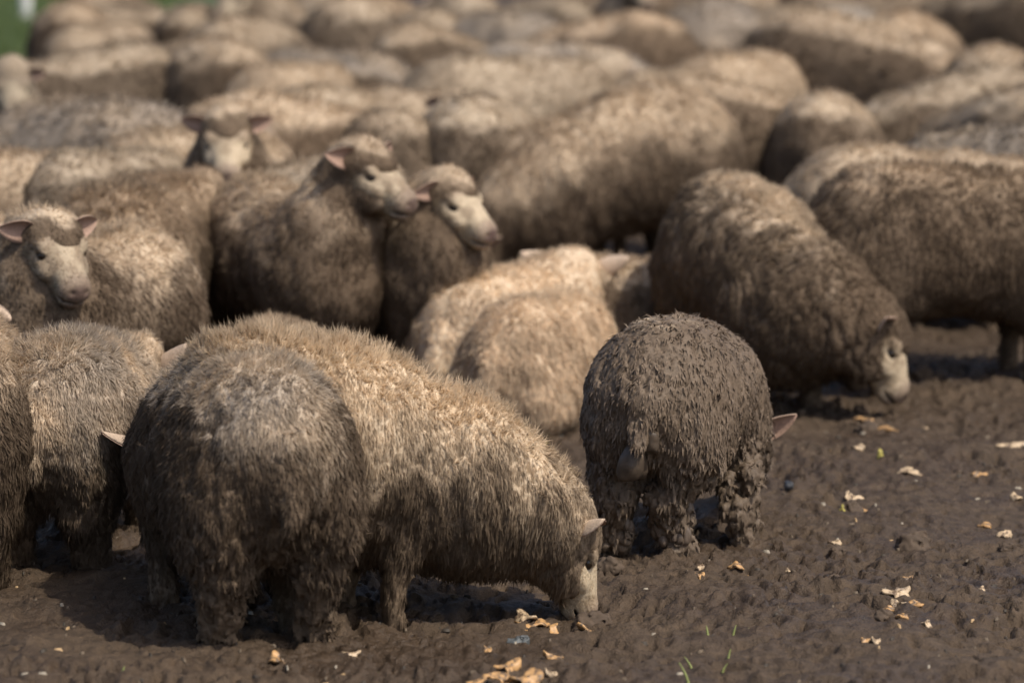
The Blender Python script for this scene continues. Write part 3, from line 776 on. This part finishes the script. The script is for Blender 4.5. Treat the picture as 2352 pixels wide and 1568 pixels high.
def scrap_mesh(seed, L, W, curl=.25, th=.006, hole=False):
    """irregular curled piece of peel with thickness"""
    r = np.random.RandomState(seed); nu, nv = 26, 5
    rad = 1 + .28 * np.sin(np.arange(nu) * 2 * math.pi / nu * r.randint(2, 4) + r.rand() * 6) + .2 * r.uniform(-1, 1, nu)
    top = []; 
    r0 = .45 if hole else .04
    for j in range(nv):
        q = r0 + (1 - r0) * j / (nv - 1)
        for i in range(nu):
            a = 2 * math.pi * i / nu; rr = q * (rad[i] if j else 1)
            x, y = math.cos(a) * rr * L / 2, math.sin(a) * rr * W / 2
            top.append((x, y, curl * (W / 2) * (q ** 2) * math.sin(a * 2 + seed) + .15 * min(W, .04) * (1 - q) + r.uniform(-1, 1) * .0015 + .05 * W * math.sin(a * 5 + seed) * q))
    top = np.array(top); bot = top.copy(); bot[:, 2] -= th
    V = np.concatenate([top, bot]); N = len(top); F = []
    for j in range(nv - 1):
        for i in range(nu):
            a, b = j * nu + i, j * nu + (i + 1) % nu; q = [a, a + nu, b + nu, b]
            F.append(q); F.append([v + N for v in q[::-1]])
    for j in (0, nv - 1):
        for i in range(nu):
            a, b = j * nu + i, j * nu + (i + 1) % nu; q = [a, a + N, b + N, b]
            F.append(q if j else q[::-1])
    F = np.array(F)
    return V, F

SCR = [  # px, py, length m, width m, material, rot, tilt, label
 (1130, 1560, .09, .05, 'o', 20, .3, "largest torn orange peeling at the bottom edge"),
 (1205, 1562, .065, .04, 'o', -10, .2, "orange peeling with a pointed tip at the bottom edge"),
 (1168, 1522, .055, .035, 'o', 30, .5, "curled orange scrap just above the largest peeling"),
 (1240, 1412, .10, .06, 'o', 20, .4, "torn orange peeling under the muzzle of the front grazer"),
 (1205, 1402, .05, .03, 'p', -30, .3, "small pale bit beside the peeling under the grazer's muzzle"),
 (1355, 1420, .045, .035, 'o', 80, .5, "orange scrap right of the grazer's muzzle"),
 (1403, 1288, .032, .02, 'p', 20, .3, "pale scrap between the grazer's head and the caked sheep"),
 (1382, 1222, .035, .02, 'p', 0, .3, "pale sliver in the dark shade by the grazer's forehead"),
 (638, 1508, .02, .03, 'o', 70, .6, "small orange bit below the hind hoof of the front grazer"),
 (808, 1491, .034, .018, 'p', 10, .3, "pale yellowish chip below the foreleg of the front grazer"),
 (1120, 1475, .018, .016, 'o', 0, .3, "tiny orange bit above the largest peeling"),
 (1265, 1532, .02, .018, 'p', 40, .3, "tiny pale bit right of the largest peeling"),
 (1268, 1490, .014, .026, 'o', 80, .3, "thin upright orange bit right of the curled scrap"),
 (1692, 1292, .035, .018, 'o', 0, .3, "left half of the orange pair in front of the caked sheep"),
 (1720, 1294, .045, .02, 'o', 10, .3, "right half of the orange pair in front of the caked sheep"),
 (1608, 1300, .014, .018, 'p', 0, .4, "upper small crumb below the caked sheep's foreleg"),
 (1605, 1318, .018, .022, 'o', 50, .4, "lower small crumb below the caked sheep's foreleg"),
 (1958, 1138, .055, .035, 'p', 60, .7, "pale ragged chunk on a hummock in the middle of the bare mud"),
 (1975, 1155, .04, .025, 'o', 20, .5, "orange chunk touching the pale ragged one"),
 (2088, 1080, .065, .022, 'p', -8, .3, "long pale peeling right of the caked sheep's ear"),
 (1970, 1045, .03, .018, 'p', -20, .3, "small pale peeling left of the long pale one"),
 (2325, 1025, .085, .022, 'p', 25, .5, "twisting pale strip at the right edge"),
 (2285, 1062, .06, .03, 'p', -40, .7, "hooked pale strip below the twisting one"),
 (2250, 1078, .035, .018, 'o', 10, .4, "brownish tip left of the hooked strip"),
 (2335, 1132, .03, .02, 'p', 0, .3, "pale lump at the right edge below the strips"),
 (2262, 1188, .035, .012, 'o', -20, .4, "thin orange sliver in the right part of the mud"),
 (2308, 1212, .04, .02, 'p', 30, .5, "pale forked scrap below the thin orange sliver"),
 (1918, 1226, .03, .012, 'p', -15, .4, "bright sliver left of the big clod"),
 (2062, 1378, .065, .035, 'p', 25, .4, "largest scrap of the scattered cluster at lower right"),
 (2068, 1402, .04, .026, 'p', -20, .6, "round ring-like scrap in the scattered cluster"),
 (2105, 1402, .03, .018, 'o', 10, .4, "orange bit right of the ring-like scrap"),
 (2040, 1412, .024, .012, 'o', -30, .4, "orange sliver left of the ring-like scrap"),
 (2072, 1424, .03, .01, 'o', -20, .3, "thin sliver at the foot of the scattered cluster"),
 (2128, 1438, .02, .018, 'p', 0, .3, "lone bit below the scattered cluster"),
 (2090, 1335, .04, .015, 'o', 15, .4, "dull peeling above the scattered cluster"),
 (1990, 1485, .03, .012, 'o', 10, .3, "dull orange bit low on the right mud"),
 (2010, 1490, .012, .02, 'p', 70, .3, "white speck beside the dull low orange bit"),
 (1268, 1052, .026, .022, 'p', 50, .5, "pale bit between the curled-up sheep and the caked one"),
 (1238, 1050, .018, .014, 'o', 0, .3, "orange crumb left of the pale bit by the curled-up sheep"),
 (1195, 988, .03, .018, 'o', 20, .4, "orange scrap under the curled-up sheep's flank"),
 (1160, 985, .02, .014, 'o', 10, .4, "small orange scrap at the left of the curled-up sheep's flank"),
 (1990, 972, .045, .05, 'o', 60, .9, "orange root chunk under the muzzle of the large muddy grazer"),
 (2125, 980, .02, .014, 'p', 0, .3, "pale crumb right of the large muddy grazer's muzzle"),
 (2040, 990, .06, .016, 'o', -35, .3, "orange stalk right of the root chunk"),
 (1810, 1290, .012, .010, 'p', 0, .3, "white crumb right of the orange pair"),
 (2255, 1340, .02, .012, 'p', 0, .3, "pale crumb in the lower right mud"),
]
MT = {'o': M_PEEL, 'p': M_PALE}
for i, (px, py, L, W, mk, rot, tilt, lab) in enumerate(SCR):
    V, F = scrap_mesh(30 + i, L * 1.05, W * 1.5, curl=.5 if L < .08 else .22, hole=(i in (29, 3, 0)), th=.006 if L < .08 else .004)
    me = mesh_np("vegetable_scrap", V, F.ravel(), np.full(len(F), 4), MT[mk])
    o = link("vegetable_scrap", me); x, y = gp(px, py)
    o.location = (x, y, zg(x, y) + .005); o.rotation_euler = (tilt * .9, 0, math.radians(rot))
    tag(o, lab, "food scrap", "vegetable scraps scattered on the mud")

for i, (px, py, L, W, rot, lab) in enumerate([(1252, 997, .045, .03, 20, "yellow-green leaf below the curled-up sheep"), (1162, 1045, .02, .04, 10, "yellow leaf against the front grazer's nape"), (2022, 1055, .022, .022, 0, "pale green leaf scrap left of the long pale peeling"), (1935, 1165, .016, .016, 0, "small yellow leaf beside the ragged chunk")]):
    V, F = scrap_mesh(90 + i, L, W * 1.3, curl=.6, th=.002)
    me = mesh_np("fallen_leaf", V, F.ravel(), np.full(len(F), 4), M_LEAF); o = link("fallen_leaf", me); x, y = gp(px, py)
    o.location = (x, y, zg(x, y) + .012); o.rotation_euler = (.6, 0, math.radians(rot)); tag(o, lab, "leaf", "leaves lying on the mud")

def lump(name, seed, r, m, px, py, lab, cat, group=None, h=.01):
    f = Field((-r[0] * 1.6,) * 3, (r[0] * 1.6,) * 3, r[0] / 14)
    rg = np.random.RandomState(seed)
    f.ell((0, 0, 0), r, .005)
    for k in range(5): f.ell(rg.uniform(-.6, .6, 3) * np.array(r), np.array(r) * rg.uniform(.3, .6), r[0] * .15)
    P = np.stack(np.meshgrid(*f.ax, indexing='ij'), -1); f.d -= r[0] * (.22 * nz(P, 1.7 / r[0], seed) + .14 * nz(P, 4 / r[0], seed + 1) - .12 * sstep(.3, .6, nz(P, 3 / r[0], seed + 2)))
    V, F = f.mesh(); me = mesh_np(name, V, F.ravel(), np.full(len(F), 4), m); o = link(name, me)
    x, y = gp(px, py); o.location = (x, y, zg(x, y) + h); o.rotation_euler = (0, 0, rg.rand() * 6); tag(o, lab, cat, group); return o
lump("stone", 1, (.018, .013, .013), M_STONE, 1811, 1112, "small blue-black stone in the mud right of the caked sheep", "stone")
lump("stone", 2, (.032, .022, .012), M_BLUE, 1190, 1445, "flat blue-grey stone left of the torn peeling under the grazer's muzzle", "stone", h=.0)
lump("stone", 3, (.012, .010, .010), M_BLUE, 1588, 1282, "tiny grey stone at the caked sheep's front hoof", "stone", h=.004)
for i, (px, py, r, lab) in enumerate([
    (2098, 1235, .050, "big upright clod of mud in the right part of the bare mud"), (1955, 1160, .035, "clod under the pale ragged chunk"),
    (1925, 1240, .028, "low clod just left of the big upright one"), (1990, 985, .040, "clod under the muzzle of the large muddy grazer"),
    (2110, 870, .055, "dark clod in front of the big brown sheep's legs"), (1360, 1400, .045, "heap of mud at the front grazer's nose"),
    (2030, 1420, .024, "dark clod beside the scattered cluster of scraps"), (1398, 1300, .035, "clod between the front grazer's head and the caked sheep"),
    (2310, 1235, .022, "clod near the right edge below the forked scrap"), (1920, 1320, .020, "small clod in the lower middle of the bare mud")]):
    lump("mud_clod", 20 + i, (r, r * .85, r * .8), M_CLOD, px, py, lab, "clod", "clods of mud", h=-.004)
lump("mud_clod", 61, (.085, .06, .05), M_CLOD, 1225, 968, "broad hump of mud against the curled-up sheep's side", "clod", "clods of mud")

# mud clots and the wet lump stuck on the caked sheep
def clot(parent, c, r, m, seed):
    f = Field((-1.5, -1.5, -1.5), (1.5, 1.5, 1.5), .22); f.ell((0, 0, 0), (1, 1, 1), .1)
    P = np.stack(np.meshgrid(*f.ax, indexing='ij'), -1); f.d -= .28 * nz(P, 1.2, seed) + .12 * nz(P, 3.0, seed)
    V, F = f.mesh(); me = mesh_np("mud_clot", V * np.array(r), F.ravel(), np.full(len(F), 4), m); o = link("mud_clot", me, parent); o.location = c
    return o
M_DUNG = simple("wet_olive_mud", (.098, .070, .047), .5, .4)
o = clot(uu, (-.462, .030, .325), (.040, .048, .062), M_DUNG, 1); o["label"] = "big smooth olive lump under the tail"
clot(uu, (-.475, -.030, .40), (.026, .030, .040), M_DUNG, 2)
rg = random.Random(8)
M_CLOT = simple("drying_mud", (.135, .098, .070), .55, .3)
for i in range(16):
    lx, ly = ((-.29, .13), (-.27, -.055))[i % 2]
    a = rg.uniform(2.2, 4.3); z = rg.uniform(.06, .24); r_ = .012 + .010 * rg.random()
    clot(uu, (lx + .052 * math.cos(a), ly + .052 * math.sin(a), z), (r_ * .8, r_, r_ * 1.6), M_CLOT, 30 + i)

# sprouts
def blade_mesh(pts, wd, seed):
    V = []; F = []
    for i, (x, y, z, ww) in enumerate(pts):
        V += [(x - wd * ww, y, z), (x, y - wd * .35 * ww, z), (x + wd * ww, y, z), (x, y + wd * .35 * ww, z)]
        if i:
            b = 4 * (i - 1)
            for k in range(4): F.append([b + k, b + (k + 1) % 4, b + 4 + (k + 1) % 4, b + 4 + k])
    return np.array(V, float), np.array(F)
for i, (px, py, h, bend, lab) in enumerate([
    (1582, 1556, .055, -.022, "thickest green grass blade at the bottom right of centre"), (1590, 1512, .035, -.018, "slanting green blade left of the little tuft"),
    (1672, 1500, .030, .006, "green blade standing in the little tuft"), (1683, 1455, .034, .008, "pale green blade at the top of the tuft"),
    (1626, 1455, .030, -.004, "faint green blade upper left of the tuft"), (884, 1538, .030, -.016, "single green blade left of the largest peeling"),
    (282, 1564, .016, .004, "tiny green tip at the bottom left edge"), (1660, 1520, .022, .012, "short blade at the foot of the tuft"), (1716, 1432, .012, .004, "speck of green above the tuft")]):
    pts = [(bend * (t / 5) ** 1.6, 0, h * t / 5 - .012, (1 - .75 * (t / 5) ** 2)) for t in range(6)]
    V, F = blade_mesh(pts, .0034, i); me = mesh_np("grass_blade", V, F.ravel(), np.full(len(F), 4), M_GREEN)
    o = link("grass_blade", me); x, y = gp(px, py); o.location = (x, y, zg(x, y) + .004); tag(o, lab, "grass blade", "green sprouts in the mud")
# short straws and fragments trodden into the mud
def crumbs():
    r = np.random.RandomState(77); N = 900
    V = []; F = []; C = []
    x = r.uniform(-1.5, 1.5, N); y = 8.1 + 5 * r.rand(N) ** 1.2; z = ground_height(x, y)
    cols = np.array([[.40, .27, .14], [.12, .09, .06], [.30, .26, .20], [.05, .04, .03]])
    for i in range(N):
        a = r.uniform(0, 3.14); l, w2 = r.uniform(.003, .011), r.uniform(.0012, .0032); dx, dy = math.cos(a), math.sin(a); hz = r.uniform(.001, .005)
        b = len(V)
        for sx, sy in ((-1, -1), (1, -1), (1, 1), (-1, 1)):
            V.append((x[i] + dx * l * sx - dy * w2 * sy, y[i] + dy * l * sx + dx * w2 * sy, z[i] - .002))
        for sx, sy in ((-1, -1), (1, -1), (1, 1), (-1, 1)):
            V.append((x[i] + .7 * (dx * l * sx - dy * w2 * sy), y[i] + .7 * (dy * l * sx + dx * w2 * sy), z[i] + hz + .002))
        F += [[b + 4, b + 5, b + 6, b + 7], [b, b + 1, b + 5, b + 4], [b + 1, b + 2, b + 6, b + 5], [b + 2, b + 3, b + 7, b + 6], [b + 3, b, b + 4, b + 7]]
        C += [cols[r.choice(4, p=[.12, .4, .13, .35])]] * 8
    F = np.array(F); me = mesh_np("crumbs", np.array(V), F.ravel(), np.full(len(F), 4), M_CAKED, np.array(C))
    tag(link("crumbs", me), "tiny bits of straw and root trodden into the mud", "litter", None, "stuff")
crumbs()
